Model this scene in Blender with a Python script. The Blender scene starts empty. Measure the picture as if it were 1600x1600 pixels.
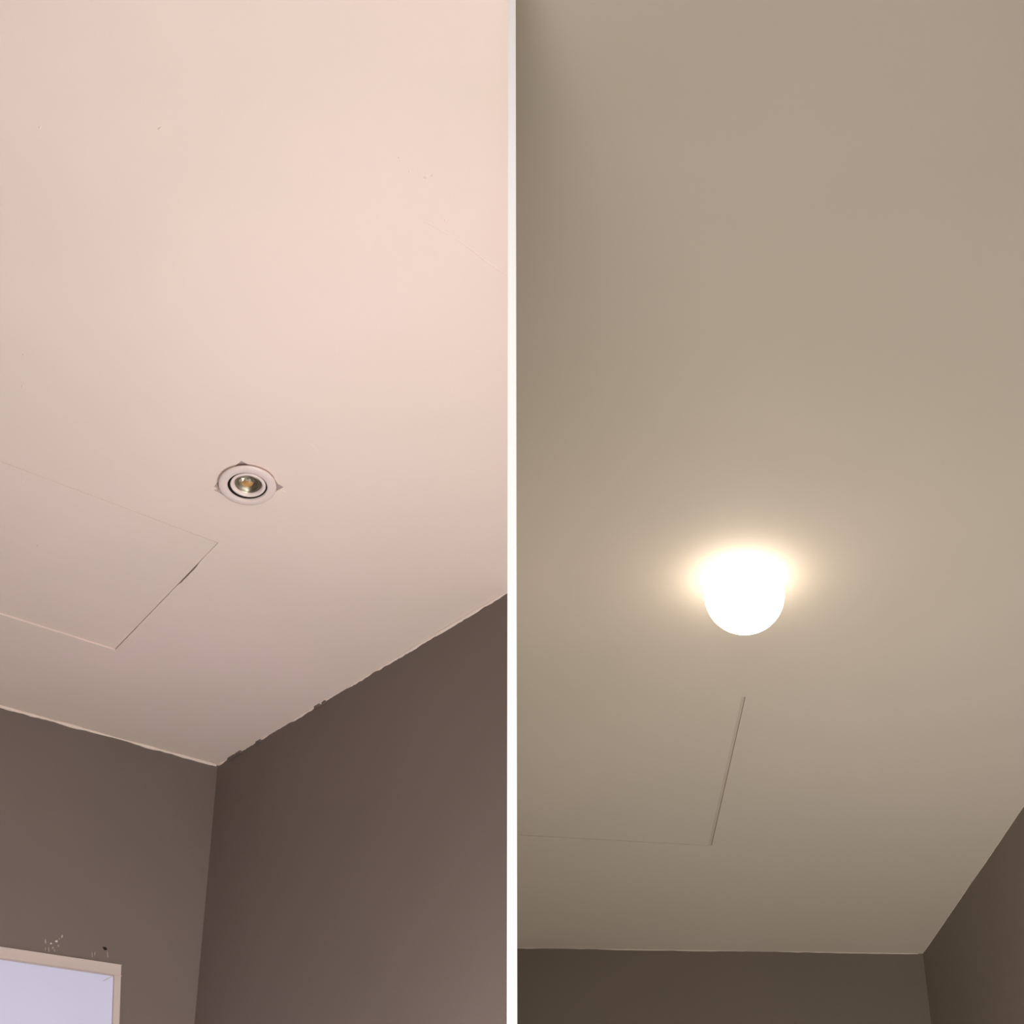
import bpy, bmesh, math, random
from mathutils import Vector, Matrix
from mathutils.geometry import tessellate_polygon
random.seed(7)
S = bpy.context.scene
COL = S.collection

# ------------------------------------------------------------------ camera
# Two rooms side by side behind a thin white partition seen end-on.
# The phone is held low and looks up at the ceilings.
CAM_Z, CEIL = 0.75, 2.75
PITCH, F = math.radians(36.0), 3436.0
cd = bpy.data.cameras.new('camera')
cam = bpy.data.objects.new('camera', cd)
COL.objects.link(cam)
cam.location = (0, 0, CAM_Z)
cam.rotation_euler = (math.radians(90) + PITCH, 0, 0)
cd.sensor_width = 36.0
cd.lens = 36.0 * F / 1600.0
cd.clip_start = 0.02
S.camera = cam

# ------------------------------------------------------------------ view, world
S.view_settings.view_transform = 'Standard'
S.view_settings.look = 'None'
S.view_settings.gamma = 1.0
S.view_settings.use_curve_mapping = False
S.view_settings.exposure = 0.0
S.cycles.use_denoising = True
S.cycles.max_bounces = 10
S.cycles.diffuse_bounces = 6
w = bpy.data.worlds.new('daylight'); S.world = w
w.use_nodes = True
bg = w.node_tree.nodes['Background']
bg.inputs['Color'].default_value = (0.80, 0.90, 1.0, 1)
bg.inputs['Strength'].default_value = 1.0

# ------------------------------------------------------------------ unseen fill lights added to brighten both rooms, no fixtures built
# (daylight also enters through the rear windows)
def area(name, loc, aim, sx, sy, power, col=(1, 1, 1), spread=180):
    ld = bpy.data.lights.new(name, 'AREA')
    ld.shape = 'RECTANGLE'; ld.size = sx; ld.size_y = sy
    ld.energy = power; ld.color = col; ld.spread = math.radians(spread)
    o = bpy.data.objects.new(name, ld); COL.objects.link(o)
    o.location = loc
    o.rotation_euler = (Vector(aim) - Vector(loc)).to_track_quat('-Z', 'Y').to_euler()
    return o
LIGHTS = [
    ('fill_light_near', (-0.15, 0.9, 1.0), 0.15, 23.5),
    ('fill_light_left', (-0.05, 2.3, 1.63), 0.05, 23.0),
    ('fill_light_corner', (-0.14, 2.65, 1.4), 0.10, 2.5),
    ('fill_light_camera', (-0.03, 0.32, 1.65), 0.15, 19.0),
    ('fill_light_high', (-0.11, 1.0, 2.15), 0.06, 5.0),
    ('fill_light_right', (0.7, 3.0, 1.3), 0.15, 31.0),
    ('fill_light_low', (0.9, 1.2, 0.9), 0.15, 3.5),
]
for L in LIGHTS:
    if len(L) == 4:      # added point fill light: name, place, radius, power
        ld = bpy.data.lights.new(L[0], 'POINT'); ld.shadow_soft_size = L[2]; ld.energy = L[3]
        lo_ = bpy.data.objects.new(L[0], ld); COL.objects.link(lo_); lo_.location = L[1]
    else:
        area(*L)

# ------------------------------------------------------------------ materials
def new_mat(name):
    m = bpy.data.materials.new(name); m.use_nodes = True
    return m, m.node_tree, m.node_tree.nodes['Principled BSDF']

def paint(name, col, rough=0.75, grain=0.004, bump=0.08, scale=260.0, tone=0.03):
    m, nt, b = new_mat(name)
    tc = nt.nodes.new('ShaderNodeTexCoord')
    n1 = nt.nodes.new('ShaderNodeTexNoise'); n1.inputs['Scale'].default_value = 2.3; n1.inputs['Detail'].default_value = 2
    n2 = nt.nodes.new('ShaderNodeTexNoise'); n2.inputs['Scale'].default_value = scale; n2.inputs['Detail'].default_value = 4
    nt.links.new(tc.outputs['Object'], n1.inputs['Vector'])
    nt.links.new(tc.outputs['Object'], n2.inputs['Vector'])
    r = nt.nodes.new('ShaderNodeValToRGB')
    r.color_ramp.elements[0].position = 0.3; r.color_ramp.elements[1].position = 0.7
    lo = [c * (1 - tone) for c in col]; hi = [min(1, c * (1 + tone)) for c in col]
    lo[1] *= 1.012; hi[1] *= 0.988
    r.color_ramp.elements[0].color = (*lo, 1); r.color_ramp.elements[1].color = (*hi, 1)
    nt.links.new(n1.outputs['Fac'], r.inputs['Fac'])
    nt.links.new(r.outputs['Color'], b.inputs['Base Color'])
    bp = nt.nodes.new('ShaderNodeBump'); bp.inputs['Strength'].default_value = bump
    bp.inputs['Distance'].default_value = grain * 0.25
    nt.links.new(n2.outputs['Fac'], bp.inputs['Height'])
    nt.links.new(bp.outputs['Normal'], b.inputs['Normal'])
    b.inputs['Roughness'].default_value = rough
    b.inputs['Specular IOR Level'].default_value = 0.25
    return m

def plain(name, col, rough=0.5, metal=0.0, spec=0.5):
    m, nt, b = new_mat(name)
    tc = nt.nodes.new('ShaderNodeTexCoord')
    n = nt.nodes.new('ShaderNodeTexNoise'); n.inputs['Scale'].default_value = 90
    nt.links.new(tc.outputs['Object'], n.inputs['Vector'])
    mr = nt.nodes.new('ShaderNodeMapRange')
    mr.inputs['To Min'].default_value = max(0, rough - 0.05); mr.inputs['To Max'].default_value = min(1, rough + 0.05)
    nt.links.new(n.outputs['Fac'], mr.inputs['Value']); nt.links.new(mr.outputs['Result'], b.inputs['Roughness'])
    b.inputs['Base Color'].default_value = (*col, 1)
    b.inputs['Metallic'].default_value = metal
    b.inputs['Specular IOR Level'].default_value = spec
    return m

M = {
    'ceil_l': paint('pinkish_white_ceiling_paint', (0.87, 0.718, 0.637)),
    'ceil_r': paint('dimmed_ceiling_paint', (0.555, 0.482, 0.392)),  # lower light of the right half put into this ceiling colour
    'wall_l': paint('taupe_wall_paint', (0.182, 0.143, 0.123), rough=0.65, bump=0.25, scale=190, tone=0.04),
    'wall_r': paint('brown_taupe_wall_paint', (0.168, 0.134, 0.104), rough=0.65, bump=0.25, scale=190, tone=0.04),
    'part': paint('white_partition_paint', (0.95, 0.95, 0.94), rough=0.4, tone=0.0),
    'trim': paint('cream_caulk', (0.90, 0.74, 0.65), rough=0.5),
    'floor': paint('floor_laminate', (0.36, 0.27, 0.2), rough=0.5),
    'fitting': plain('white_enamel', (0.80, 0.66, 0.61), 0.35),
    'inner': plain('white_gimbal_enamel', (0.86, 0.72, 0.66), 0.3),
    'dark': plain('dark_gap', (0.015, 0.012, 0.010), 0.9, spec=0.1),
    'steel': plain('reflector_metal', (0.52, 0.47, 0.37), 0.32, 1.0),
    'brass': plain('amber_led_chip', (0.90, 0.55, 0.22), 0.35, 0.3),
    'plaster': paint('torn_grey_plaster', (0.42, 0.33, 0.30), rough=0.95, bump=0.9, scale=900, tone=0.15),
    'frame': paint('cream_frame_paint', (0.63, 0.52, 0.47), rough=0.45, tone=0.02),
    'panel': paint('pale_lavender_panel', (0.72, 0.73, 0.92), rough=0.5, tone=0.02),
    'scuff': plain('chalky_scuff', (0.50, 0.42, 0.37), 0.9),
    'screw': plain('bare_screw_metal', (0.85, 0.82, 0.78), 0.3, 0.7),
}
def glass_mat():
    m, nt, b = new_mat('clear_lens_glass')
    b.inputs['Base Color'].default_value = (1.0, 0.96, 0.88, 1)
    b.inputs['Roughness'].default_value = 0.12
    b.inputs['IOR'].default_value = 1.45
    b.inputs['Transmission Weight'].default_value = 1.0
    return m
M['glass'] = glass_mat()
def glow_mat():
    m = bpy.data.materials.new('lit_lamp_dome'); m.use_nodes = True
    nt = m.node_tree; nt.nodes.clear()
    o = nt.nodes.new('ShaderNodeOutputMaterial'); e = nt.nodes.new('ShaderNodeEmission')
    e.inputs['Color'].default_value = (1.0, 0.89, 0.75, 1); e.inputs['Strength'].default_value = GLOW
    nt.links.new(e.outputs[0], o.inputs['Surface'])
    return m
GLOW = 8.0
M['glow'] = glow_mat()

# ------------------------------------------------------------------ helpers
def link(name, bm, mat, parent=None, smooth=False):
    bmesh.ops.recalc_face_normals(bm, faces=bm.faces)
    me = bpy.data.meshes.new(name); bm.to_mesh(me); bm.free()
    if smooth:
        for p in me.polygons: p.use_smooth = True
    me.materials.append(mat)
    o = bpy.data.objects.new(name, me); COL.objects.link(o)
    if parent is not None: o.parent = parent
    return o
def structure(o, label):
    o['kind'] = 'structure'; o['label'] = label; return o
def thing(name, loc, label, cat, rot=None, group=None):
    o = bpy.data.objects.new(name, None); COL.objects.link(o)
    o.location = loc; o.empty_display_size = 0.05
    if rot: o.rotation_euler = rot
    o['label'] = label; o['category'] = cat
    if group: o['group'] = group
    return o
def prism(bm, poly, z0, z1, holes=()):
    """Solid slab from a 2D polygon with holes."""
    loops = [list(poly)] + [list(h) for h in holes]
    flat = [p for l in loops for p in l]
    tris = tessellate_polygon([[Vector((x, y, 0)) for x, y in l] for l in loops])
    lo = [bm.verts.new((x, y, z0)) for x, y in flat]
    hi = [bm.verts.new((x, y, z1)) for x, y in flat]
    for t in tris:
        if len(set(t)) < 3: continue
        try:
            bm.faces.new([lo[i] for i in t]); bm.faces.new([hi[i] for i in reversed(t)])
        except ValueError: pass
    k = 0
    for l in loops:
        n = len(l)
        for i in range(n):
            a, b = k + i, k + (i + 1) % n
            bm.faces.new((lo[a], lo[b], hi[b], hi[a]))
        k += n
def box(bm, x0, x1, y0, y1, z0, z1):
    prism(bm, [(x0, y0), (x1, y0), (x1, y1), (x0, y1)], z0, z1)
def lathe(bm, prof, n=64, close=False):
    rings = []
    for r, z in prof:
        if r < 1e-6: rings.append([bm.verts.new((0, 0, z))])
        else: rings.append([bm.verts.new((r * math.cos(2 * math.pi * i / n), r * math.sin(2 * math.pi * i / n), z)) for i in range(n)])
    pairs = list(zip(rings, rings[1:]))
    if close: pairs.append((rings[-1], rings[0]))
    for a, b in pairs:
        if len(a) == 1 and len(b) == 1: continue
        for i in range(n):
            j = (i + 1) % n
            if len(a) == 1: bm.faces.new((a[0], b[i], b[j]))
            elif len(b) == 1: bm.faces.new((a[i], a[j], b[0]))
            else: bm.faces.new((a[i], a[j], b[j], b[i]))
def ray(u, v):
    """Direction in the room of a spot surveyed from the photograph."""
    x, up = u - 800.0, 800.0 - v
    return Vector((x, F * math.cos(PITCH) - up * math.sin(PITCH), F * math.sin(PITCH) + up * math.cos(PITCH)))
def on_ceiling(u, v):
    d = ray(u, v); k = (CEIL - CAM_Z) / d.z
    return (d.x * k, d.y * k)

# ------------------------------------------------------------------ room plan
P1 = Vector(on_ceiling(340, 1196))                 # inner corner of the left room
dL = (Vector(on_ceiling(14, 1107)) - P1).normalized()
A = P1 + dL * 2.9                                  # far end of the left grey wall
P2 = Vector(on_ceiling(793, 925)); dR = (P2 - P1).normalized()
P2 = P1 + dR * ((-0.004 - P1.x) / dR.x)            # where the dark wall meets the partition
Q = Vector(on_ceiling(1442, 1490))                 # inner corner of the right room
dB = (Q - Vector(on_ceiling(807, 1481))).normalized()
Q0 = Q + dB * ((0.004 - Q.x) / dB.x)
dW = (Vector(on_ceiling(1586, 1280)) - Q).normalized()
REAR = -3.0
W = Q + dW * ((REAR - Q.y) / dW.y)
LX = A.x
TOP = CEIL + 0.22                                  # walls run up past the plasterboard
END_Y = 1.60                                       # near end of the partition

def wall(name, a, b, outward, mat, label, z0=0.0, z1=TOP, t=0.1):
    a, b, n = Vector(a), Vector(b), Vector(outward).normalized() * t
    bm = bmesh.new()
    prism(bm, [tuple(a), tuple(b), tuple(b + n), tuple(a + n)], z0, z1)
    return structure(link(name, bm, mat), label)
def perp(d, side):
    n = Vector((-d.y, d.x)); return n if n.dot(Vector(side)) > 0 else -n
nL = perp(dL, (0, 1)); nR = perp(dR, (1, 1)); nB = perp(dB, (0, 1)); nW = perp(dW, (1, 0))
wall('wall_left', A - dL*0.0, P1, nL, M['wall_l'], 'matt grey-brown wall left of the corner, above the framed panel')
bm = bmesh.new()
_o = P1 + nR * 0.1; _e = _o + dR * ((-0.001 - _o.x) / dR.x)
prism(bm, [tuple(P1), tuple(P2), (-0.001, P2.y), tuple(_e), tuple(_o)], 0.0, TOP)
structure(link('wall_middle', bm, M['wall_l']), 'darker shaded grey-brown wall between the corner and the white divider')
wall('wall_back', Q0, Q, nB, M['wall_r'], 'dark brown wall strip along the bottom of the right-hand room')
wall('wall_right', Q, W, nW, M['wall_r'], 'dark brown side wall in the lower right corner')
wall('wall_outer', (LX, REAR), (LX, A.y), (-1, 0), M['wall_l'], 'grey-brown outer wall of the left-hand room')
# rear wall with two window openings
def rear_wall():
    bm = bmesh.new()
    x0, x1 = LX - 0.1, W.x + 0.1
    wins = [(-1.7, -0.5), (0.4, 1.6)]; zb, zt = 0.95, 2.15
    box(bm, x0, x1, REAR - 0.1, REAR, 0, zb)
    box(bm, x0, x1, REAR - 0.1, REAR, zt, TOP)
    xs = [x0] + [v for w_ in wins for v in w_] + [x1]
    for i in range(0, len(xs), 2):
        box(bm, xs[i], xs[i + 1], REAR - 0.1, REAR, zb, zt)
    structure(link('wall_rear', bm, M['wall_l']), 'grey-brown rear wall with two window openings')
    for i, (a, b) in enumerate(wins):
        bm = bmesh.new()
        f = 0.05
        for (p, q, r, s_) in ((a, b, zb, zb + f), (a, b, zt - f, zt), (a, a + f, zb + f, zt - f), (b - f, b, zb + f, zt - f)):
            box(bm, p, q, REAR - 0.08, REAR - 0.02, r, s_)
        structure(link('window_%d' % (i + 1), bm, M['frame']), 'white window frame in the rear wall')
rear_wall()
# thin white board seen end-on, added in place of the border between the halves
bm = bmesh.new(); box(bm, -0.004, 0.004, END_Y, Q0.y, 0.0, CEIL)
structure(link('wall_added_partition', bm, M['part']), 'thin white board seen end-on, added in place of the border between the halves')
bm = bmesh.new(); box(bm, -0.05, 0.05, REAR, -0.45, 0.0, CEIL)  # unseen wall added to block light between the two halves
structure(link('wall_light_block', bm, M['part']), 'unseen white wall added behind the camera to keep light apart')
# floor and deck above
bm = bmesh.new(); box(bm, LX - 0.1, W.x + 0.1, REAR - 0.1, Q.y + 0.3, -0.1, 0)
structure(link('floor', bm, M['floor']), 'brown floor below the picture')
bm = bmesh.new(); box(bm, LX - 0.2, W.x + 0.2, REAR - 0.2, Q.y + 0.4, TOP, TOP + 0.05)
structure(link('floor_above', bm, M['dark']), 'dark deck above the plasterboard')

# ------------------------------------------------------------------ ceilings with hatches
def lerp(a, b, t): return (a[0] + (b[0] - a[0]) * t, a[1] + (b[1] - a[1]) * t)
def ragged(a, b, n, amp, seed, bumps=()):
    rnd = random.Random(seed); a, b = Vector(a), Vector(b); d = (b - a).normalized(); nn = Vector((-d.y, d.x)); out = []
    for i in range(1, n):
        t = i / n; off = rnd.uniform(-amp, amp)
        for (t0, t1, e) in bumps:
            if t0 < t < t1: off += e * rnd.uniform(0.6, 1.0)
        out.append(tuple(a + (b - a) * t + nn * off))
    return out
# left hatch corners (surveyed): near-left, near-right, far-right, far-left
H = [on_ceiling(-160, 660), on_ceiling(341, 848), on_ceiling(180, 1016), on_ceiling(-160, 909)]
# downlight cut-out: a roughly square hole with torn corners
FX = (lambda d: (d.x * (CEIL - CAM_Z - 0.0085) / d.z, d.y * (CEIL - CAM_Z - 0.0085) / d.z))(ray(386.5, 759))
def fpt(u, v): return on_ceiling(u, v)
CUT = [fpt(377, 720), fpt(384, 724), fpt(393, 729), fpt(412, 738), fpt(430, 750), fpt(434, 756), fpt(443, 761), fpt(436, 765), fpt(429, 769),
       fpt(415, 778), fpt(396, 786), fpt(376, 785), fpt(352, 776), fpt(343, 770), fpt(334, 766), fpt(340, 763.5), fpt(334, 760), fpt(341, 753),
       fpt(350, 742), fpt(364, 731), fpt(370, 726)]
EPS = 0.0
poly_l = [(LX, REAR), (0, REAR), (0, P2.y), (P1.x, P1.y), (A.x, A.y)]
bm = bmesh.new()
hole = [H[0]] + [H[1]] + ragged(H[1], H[2], 40, 0.00025, 3, ((0.19, 0.36, -0.0022),)) + [H[2]] + [H[3]]
prism(bm, poly_l, CEIL, CEIL + 0.0125, [hole, CUT])
ceil_l = structure(link('ceiling', bm, M['ceil_l']), 'pinkish white painted ceiling of the left-hand room')
# the hatch: a plasterboard panel let into the ceiling, its far edge a hair higher
bm = bmesh.new()
ins = 0.0007
Hv = [Vector(p) for p in H]
d12 = (Hv[2] - Hv[1]).normalized(); d23 = (Hv[3] - Hv[2]).normalized(); n12 = perp(d12, (-1, 0)); n23 = perp(d23, (0, -1)); n01 = perp((Hv[1]-Hv[0]).normalized(), (0, 1))
K = [Hv[0] + n01 * .0009, Hv[1] + n12 * ins + n01 * .0009, Hv[2] + n12 * ins + n23 * .0004, Hv[3] + n23 * .0004]
bot = [bm.verts.new((K[0].x, K[0].y, CEIL - 0.0002)), bm.verts.new((K[1].x, K[1].y, CEIL - 0.0002)), bm.verts.new((K[2].x, K[2].y, CEIL + 0.0022)), bm.verts.new((K[3].x, K[3].y, CEIL + 0.0022))]
top = [bm.verts.new((k.x, k.y, CEIL + 0.014)) for k in K]
bm.faces.new(bot); bm.faces.new(top[::-1])
for i in range(4): bm.faces.new((bot[i], bot[(i+1) % 4], top[(i+1) % 4], top[i]))
hatch = thing('access_hatch', (0, 0, 0), 'flush pinkish white access panel outlined by thin cracks in the ceiling, left of the downlight', 'hatch')
link('hatch_panel', bm, M['ceil_l'], hatch)

# right-hand ceiling and its hatch
R = [on_ceiling(900, 1085), on_ceiling(1165, 1089), on_ceiling(1112, 1322), on_ceiling(812, 1305)]
RL = 0.064
def on_level(u, v, z):
    d = ray(u, v); k = (z - CAM_Z) / d.z
    return (d.x * k, d.y * k)
LAMP = Vector(on_level(1163, 930, CEIL - 0.034))
poly_r = [(0, REAR), (W.x, REAR), (Q.x, Q.y), (0, Q0.y)]
bm = bmesh.new()
circ = [(LAMP.x + 0.045 * math.cos(i * math.pi / 12), LAMP.y + 0.045 * math.sin(i * math.pi / 12)) for i in range(24)]
prism(bm, poly_r, CEIL, CEIL + 0.0125, [R, circ])
structure(link('ceiling', bm, M['ceil_r']), 'right-hand ceiling, its lower light put into the beige colour')
bm = bmesh.new()
Rv = [Vector(p) for p in R]
c = sum(Rv, Vector((0, 0))) / 4
e12 = (Rv[2] - Rv[1]).normalized(); m12 = perp(e12, (-1, 0)); e23 = (Rv[3] - Rv[2]).normalized(); m23 = perp(e23, (0, -1))
# panel with a shallow rounded-off edge on its right side (filled seam)
G = 0.007
low = [Rv[0], Rv[1] + m12 * G, Rv[2] + m12 * G + m23 * 0.002, Rv[3] + m23 * 0.002]
mid = [Rv[0], Rv[1] + m12 * 0.0004, Rv[2] + m12 * 0.0004 + m23 * 0.0004, Rv[3] + m23 * 0.0004]
v0 = [bm.verts.new((k.x, k.y, CEIL)) for k in low]
v1 = [bm.verts.new((k.x, k.y, CEIL + (0.0001 if i == 0 else 0.0035 if i != 3 else 0.001))) for i, k in enumerate(mid)]
v2 = [bm.verts.new((k.x, k.y, CEIL + 0.014)) for k in mid]
bm.faces.new(v0); bm.faces.new(v2[::-1])
for a_, b_ in ((v0, v1), (v1, v2)):
    for i in range(4):
        j = (i + 1) % 4
        bm.faces.new((a_[i], a_[j], b_[j], b_[i]))
hatch2 = thing('access_hatch', (0, 0, 0), 'flush beige access panel with a soft dark seam, below the glowing lamp', 'hatch')
link('hatch_panel', bm, M['ceil_r'], hatch2)

# ------------------------------------------------------------------ ceiling edges: caulk bead and uneven cut-in paint
def bead(name, a, b, inward, mat, rlo, rhi, n, seed, label, drop=0.0):
    """Irregular quarter-round bead in the angle of wall and ceiling."""
    rnd = random.Random(seed); a, b, nin = Vector(a), Vector(b), Vector(inward)
    bm = bmesh.new(); prev = None; r = (rlo + rhi) / 2
    for i in range(n + 1):
        t = i / n; p = a + (b - a) * t
        r += rnd.uniform(-1, 1) * (rhi - rlo) * 0.35; r = min(rhi, max(rlo, r))
        ring = [bm.verts.new((p.x - nin.x * .001, p.y - nin.y * .001, CEIL + 0.001))]
        for k in range(5):
            an = k / 4 * math.pi / 2
            q = p + nin * (r * math.cos(an)); ring.append(bm.verts.new((q.x, q.y, CEIL - r * 1.1 * math.sin(an) - drop)))
        ring.append(bm.verts.new((p.x - nin.x * .001, p.y - nin.y * .001, CEIL - r * 1.1)))
        if prev:
            for k in range(len(ring)):
                j = (k + 1) % len(ring)
                bm.faces.new((prev[k], prev[j], ring[j], ring[k]))
        prev = ring
    o = link(name, bm, mat, None, smooth=True)
    return structure(o, label)
bead('trim_1', P1 + dL * 0.003, P1 + dL * 1.1, -nL, M['trim'], 0.0016, 0.0042, 150, 11, 'thin uneven pale caulk line along the top of the left grey wall')
bead('trim_2', P1 + dR * 0.004, P2, -nR, M['ceil_l'], 0.0006, 0.0040, 170, 12, 'wavy pale paint line along the top of the darker wall')
bead('trim_3', Q0, Q - dB * 0.01, -nB, M['ceil_r'], 0.0004, 0.0020, 90, 13, 'uneven beige paint line above the dark back wall')
bead('trim_4', Q + dW * 0.01, Q + dW * 1.5, -nW, M['ceil_r'], 0.0004, 0.0018, 120, 14, 'uneven beige paint line above the dark side wall')
# dark paint that crept past the line onto the ceiling
def creep(spots, a, d, nin, mat, seed):
    rnd = random.Random(seed); bm = bmesh.new()
    for s0, ln, h in spots:
        n = 7; pts = []
        for i in range(n + 1):
            t = i / n; hh = (h + rnd.uniform(0, .0012)) if 0 < i < n else -0.0028
            pts.append((s0 + ln * t, hh))
        base = [a + d * s for s, _ in pts]; tip = [a + d * s + nin * (hh + 0.0030) for s, hh in pts]
        poly = [tuple(p) for p in base] + [tuple(p) for p in reversed(tip)]
        prism(bm, poly, CEIL - 0.0048, CEIL - 0.0042 + 0.0042)
    return bm
bm = creep([(0.030, 0.03, 0.0002), (0.055, 0.02, 0.0006), (0.115, 0.016, -0.0012), (0.283, 0.018, -0.0004), (0.304, 0.012, -0.0010)], P1, dR, -nR, M['wall_l'], 3)
structure(link('trim_5', bm, M['wall_l']), 'smudges of grey-brown paint lapped onto the ceiling edge')

# ------------------------------------------------------------------ nibs and scratches in the ceiling paint
def nib(u, v, lx, ly, rot, h=0.0016, ceil=None, mat='ceil_l', name='paint_nib'):
    x, y = on_ceiling(u, v); bm = bmesh.new()
    n = 10; rnd = random.Random(int(u * 7 + v))
    c = bm.verts.new((0, 0, -h)); r1 = []; r2 = []
    for i in range(n):
        a = 2 * math.pi * i / n; k = rnd.uniform(0.75, 1.15)
        r1.append(bm.verts.new((0.55 * lx * k * math.cos(a), 0.55 * ly * k * math.sin(a), -h * 0.8)))
        r2.append(bm.verts.new((lx * k * math.cos(a), ly * k * math.sin(a), 0.0002)))
    for i in range(n):
        j = (i + 1) % n
        bm.faces.new((c, r1[i], r1[j])); bm.faces.new((r1[i], r2[i], r2[j], r1[j]))
    o = link(name, bm, M[mat], ceil_l, smooth=True)
    o.location = (x, y, CEIL); o.rotation_euler = (0, 0, math.radians(rot))
    return o
for a_ in ((250, 200, .0050, .0020, -40), (62, 199, .0018, .0018, 0), (665, 277, .0032, .0028, 10, .0018), (675, 274, .0016, .0024, 30),
           (624, 246, .0022, .0014, 0), (37, 554, .0032, .0018, -30), (35, 604, .0012, .0040, 10), (60, 852, .0045, .0016, -15),
           (640, 268, .0016, .0012, 0), (696, 344, .0015, .0015, 0), (36, 752, .0015, .0012, 0), (206, 1002, .0012, .0012, 0)):
    nib(*a_)
def hairline(pts, w_, name='hairline_crack', mat='ceil_l', h=0.0006):
    P = [Vector(on_ceiling(*p)) for p in pts]; bm = bmesh.new(); rows = []
    for i, p in enumerate(P):
        d = (P[min(i + 1, len(P) - 1)] - P[max(i - 1, 0)]).normalized(); n = Vector((-d.y, d.x)) * w_
        rows.append([bm.verts.new((p.x + n.x, p.y + n.y, CEIL + 0.0001)), bm.verts.new((p.x, p.y, CEIL - h)), bm.verts.new((p.x - n.x, p.y - n.y, CEIL + 0.0001))])
    for a, b in zip(rows, rows[1:]):
        bm.faces.new((a[0], a[1], b[1], b[0])); bm.faces.new((a[1], a[2], b[2], b[1]))
    return link(name, bm, M[mat], ceil_l)
hairline([(662, 345), (690, 360), (720, 378), (740, 392), (752, 403), (775, 418), (793, 432)], 0.0014, 'plaster_joint', h=.0004)
hairline([(484, 693), (492, 699), (498, 707)], 0.0008, 'scratch')
hairline([(454, 732), (460, 737)], 0.0008, 'scratch')
hairline([(440, 766), (447, 769)], 0.0008, 'scratch')

# ------------------------------------------------------------------ downlight in the left ceiling
RO = 0.0440
lamp = thing('downlight', (FX[0], FX[1], CEIL - 0.0085), 'unlit round white tilting downlight in a rough cut-out in the pink ceiling', 'downlight',
             rot=(math.radians(-6.5), math.radians(0.0), 0))
# local z+ goes up into the ceiling
bm = bmesh.new()
lathe(bm, [(RO, 0.0010), (RO - 0.0008, -0.0006), (RO - 0.003, -0.0016), (0.0365, -0.0024), (0.0312, -0.0025), (0.0302, -0.0018), (0.0300, 0.0100), (0.0304, 0.0100), (0.031, 0.0012), (RO - 0.001, 0.0012)], 96, close=True)
link('trim_ring', bm, M['fitting'], lamp, smooth=True)
bm = bmesh.new()
lathe(bm, [(0.0320, 0.0080), (0.0320, 0.0180), (0.0, 0.0180)], 64)
link('housing', bm, M['dark'], lamp)
# black ring that paints the shade into the gap between the two rings
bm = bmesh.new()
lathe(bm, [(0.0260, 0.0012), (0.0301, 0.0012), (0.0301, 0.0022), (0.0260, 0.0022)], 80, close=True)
link('gap_shade', bm, M['dark'], lamp)
# inner tilting ring
bm = bmesh.new()
lathe(bm, [(0.0272, 0.0060), (0.0270, 0.0000), (0.0264, -0.0010), (0.0250, -0.0014), (0.0222, -0.0006), (0.0206, 0.0022), (0.0200, 0.0050), (0.0204, 0.0062)], 96, close=True)
ring = link('gimbal_ring', bm, M['inner'], lamp, smooth=True)
ring.location = (0.0008, 0, 0.0012)
ring.rotation_euler = (math.radians(2), math.radians(2), 0)
# reflector cup
bm = bmesh.new()
lathe(bm, [(0.0204, 0.0040), (0.0190, 0.0052), (0.0165, 0.0075), (0.0140, 0.0100), (0.0105, 0.0128), (0.0, 0.0140)], 64)
link('reflector', bm, M['steel'], lamp, smooth=True)
bm = bmesh.new()
lathe(bm, [(0.0192, 0.0046), (0.0180, 0.0034), (0.0172, 0.0042), (0.0182, 0.0054)], 64, close=True)
link('retaining_clip', bm, M['steel'], lamp, smooth=True)
# amber chip and lens in the cup
bm = bmesh.new()
lathe(bm, [(0.0, 0.0084), (0.0060, 0.0086), (0.0074, 0.0096), (0.0076, 0.0128), (0.0, 0.0130)], 40)
chip = link('led_chip', bm, M['brass'], lamp, smooth=True); chip.location = (-0.001, 0.001, 0)
bm = bmesh.new()
lathe(bm, [(0.0, 0.0010), (0.0040, 0.0014), (0.0085, 0.0028), (0.0125, 0.0050), (0.0140, 0.0068), (0.0120, 0.0078), (0.0, 0.0080)], 64)
link('lens', bm, M['glass'], lamp, smooth=True)
# exposed ragged board edges of the cut-out (torn plaster seen past the ring)
def shard(name, pts, z):
    bm = bmesh.new(); prism(bm, pts, z, z + 0.002); o = link(name, bm, M['plaster'], ceil_l); return o
shard('plaster_shard', [fpt(376, 719), fpt(396, 731), fpt(386, 748), fpt(366, 748), fpt(362, 733)], CEIL + 0.0015)
shard('plaster_shard', [fpt(445, 761), fpt(428, 772), fpt(414, 764), fpt(424, 745)], CEIL + 0.0012)
shard('plaster_shard', [fpt(333, 759), fpt(350, 742), fpt(366, 752), fpt(348, 762.5)], CEIL + 0.005)
shard('plaster_shard', [fpt(332, 765), fpt(348, 764.5), fpt(366, 770), fpt(350, 779)], CEIL + 0.005)

# ------------------------------------------------------------------ glowing lamp in the right ceiling
lit = thing('downlight', (LAMP.x, LAMP.y, CEIL), 'glowing white round ceiling lamp on the beige ceiling', 'downlight')
bm = bmesh.new()
prof = []
zc = -0.034
a0 = math.asin(-zc / RL)
for i in range(25):
    a = -math.pi / 2 + (math.pi / 2 + a0) * i / 24
    prof.append((RL * math.cos(a) if i else 0.0, zc + RL * math.sin(a)))
lathe(bm, prof, 72)
link('lamp_dome', bm, M['glow'], lit, smooth=True)
bm = bmesh.new()
lathe(bm, [(0.040, 0.0), (0.043, 0.0), (0.043, 0.05), (0.040, 0.05)], 48, close=True)
link('housing', bm, M['fitting'], lit, smooth=True)

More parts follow.
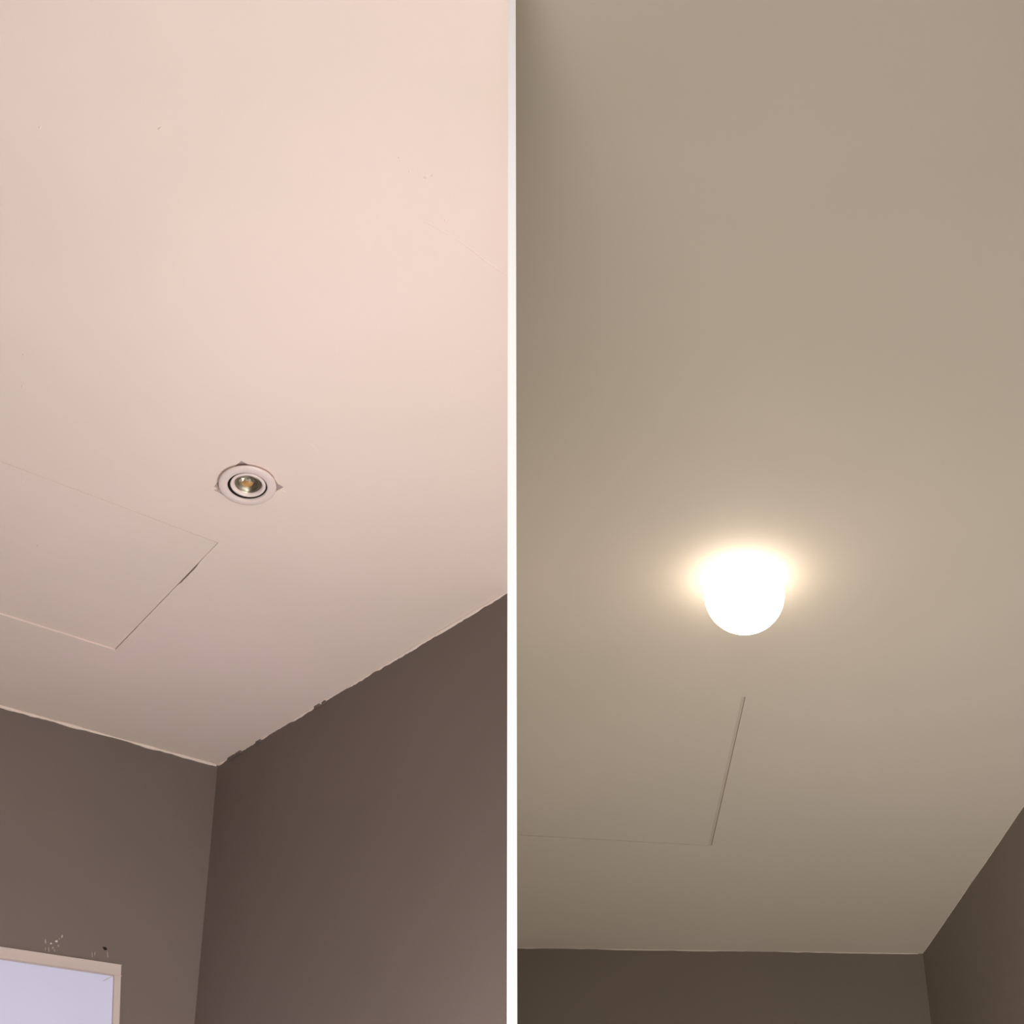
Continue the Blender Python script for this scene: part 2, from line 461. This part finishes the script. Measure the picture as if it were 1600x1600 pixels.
# ------------------------------------------------------------------ framed pale panel on the left wall
def on_wall(u, v, p0, n):
    d = ray(u, v); o = Vector((0, 0, CAM_Z)); k = (Vector((p0.x, p0.y, 0)) - o).dot(Vector((n.x, n.y, 0))) / d.dot(Vector((n.x, n.y, 0)))
    return o + d * k
fr0 = on_wall(186, 1511, P1, nL)
top_l = on_wall(14, 1485.5, P1, nL)
def wc(p): return ((Vector((p.x, p.y)) - P1).dot(dL), p.z)     # (distance from corner along wall, height)
s0, z0 = wc(fr0); s1, z1 = wc(top_l)
TILT = math.atan2(z1 - z0, s1 - s0)
board = thing('framed_panel', (fr0.x, fr0.y, fr0.z), 'pale lavender panel in a cream frame, low on the grey-brown wall', 'panel')
X = Vector((dL.x, dL.y, 0)); Z = Vector((0, 0, 1)); Yn = Vector((-nL.x, -nL.y, 0))
board.matrix_world = Matrix(((X.x, Yn.x, 0, fr0.x), (X.y, Yn.y, 0, fr0.y), (0, 0, 1, fr0.z), (0, 0, 0, 1))) @ Matrix.Rotation(-TILT, 4, 'Y')
def bbox_bev(bm, x0, x1, y0, y1, z0_, z1_, bev):
    b2 = bmesh.new(); box(b2, x0, x1, y0, y1, z0_, z1_)
    bmesh.ops.remove_doubles(b2, verts=b2.verts, dist=1e-6)
    bmesh.ops.dissolve_limit(b2, angle_limit=0.02, verts=b2.verts, edges=b2.edges)
    bmesh.ops.bevel(b2, geom=list(b2.edges), offset=bev, segments=2, affect='EDGES')
    tmp = bpy.data.meshes.new('tmp'); b2.to_mesh(tmp); b2.free(); bm.from_mesh(tmp); bpy.data.meshes.remove(tmp)
BW, BH, FW = 0.62, 0.80, 0.020
def rail(x0, x1, z0_, z1_):
    bm = bmesh.new(); bbox_bev(bm, x0, x1, 0.0005, 0.010, z0_, z1_, 0.0012)
    return link('frame_rail', bm, M['frame'], board)
rail(0, BW, -FW, 0); rail(0, BW, -BH, -BH + FW); rail(0, FW * 0.58, -BH + FW, -FW); rail(BW - FW, BW, -BH + FW, -FW)
bm = bmesh.new(); box(bm, FW * 0.4, BW - FW * 0.8, 0.001, 0.0045, -BH + FW * .8, -FW * .8)
link('panel', bm, M['panel'], board)
# small diagonal nick at the panel's corner
bm = bmesh.new(); prism(bm, [(0, 0), (0.018, -0.0004), (0.018, 0.0006), (0.0, 0.0010)], 0, 0.0006)
nk = link('scratch', bm, M['scuff'], board); nk.location = (0.014, 0.0052, -0.0215)
nk.rotation_euler = (math.radians(90), math.radians(32), 0)

# ------------------------------------------------------------------ old fixing holes and scuffs above the panel
def wall_pt(u, v, off=0.0):
    p = on_wall(u, v, P1, nL); return p - Vector((nL.x, nL.y, 0)) * off
wl = bpy.data.objects['wall_left']
WM = Matrix(((X.x, 0, -nL.x, 0), (X.y, 0, -nL.y, 0), (0, 1, 0, 0), (0, 0, 0, 1)))     # local xy in the wall face, z out of it
def wall_mark(name, u, v, pts, h, mat, rot=0):
    bm = bmesh.new(); prism(bm, pts, 0, h); o = link(name, bm, mat, wl)
    p = wall_pt(u, v, -0.0 + 0.00005); m = WM.copy(); m.translation = p
    o.matrix_world = m @ Matrix.Rotation(math.radians(rot), 4, 'Z'); return o
def blob(rx, ry, n=9, seed=0):
    r = random.Random(seed); return [(rx * r.uniform(.7, 1.2) * math.cos(2 * math.pi * i / n), ry * r.uniform(.7, 1.2) * math.sin(2 * math.pi * i / n)) for i in range(n)]
for i, (u, v, rx, ry, m_) in enumerate(((88, 1471, .0021, .0017, 'screw'), (79.5, 1474.5, .0020, .0012, 'screw'), (97, 1463, .0014, .0030, 'scuff'),
        (71, 1471, .0010, .0046, 'scuff'), (82.5, 1481, .0013, .0016, 'scuff'), (91, 1478, .0010, .0018, 'scuff'), (76, 1484, .0007, .0046, 'scuff'),
        (71, 1483, .0006, .0040, 'scuff'), (85, 1485, .0005, .0030, 'scuff'), (92.5, 1467, .0006, .0018, 'scuff'),
        (144, 1492, .0005, .0050, 'scuff'), (168, 1492, .0005, .0060, 'scuff'), (148, 1490, .0005, .0035, 'scuff'))):
    wall_mark('wall_plug' if m_ == 'screw' else 'paint_scuff', u, v, blob(rx, ry, 9, i), .0012 if m_ == 'screw' else .0004, M[m_], rot=random.uniform(-12, 12))
wall_mark('drill_hole', 164, 1482, blob(.0045, .0028, 10, 77), .0002, M['dark'], 15)
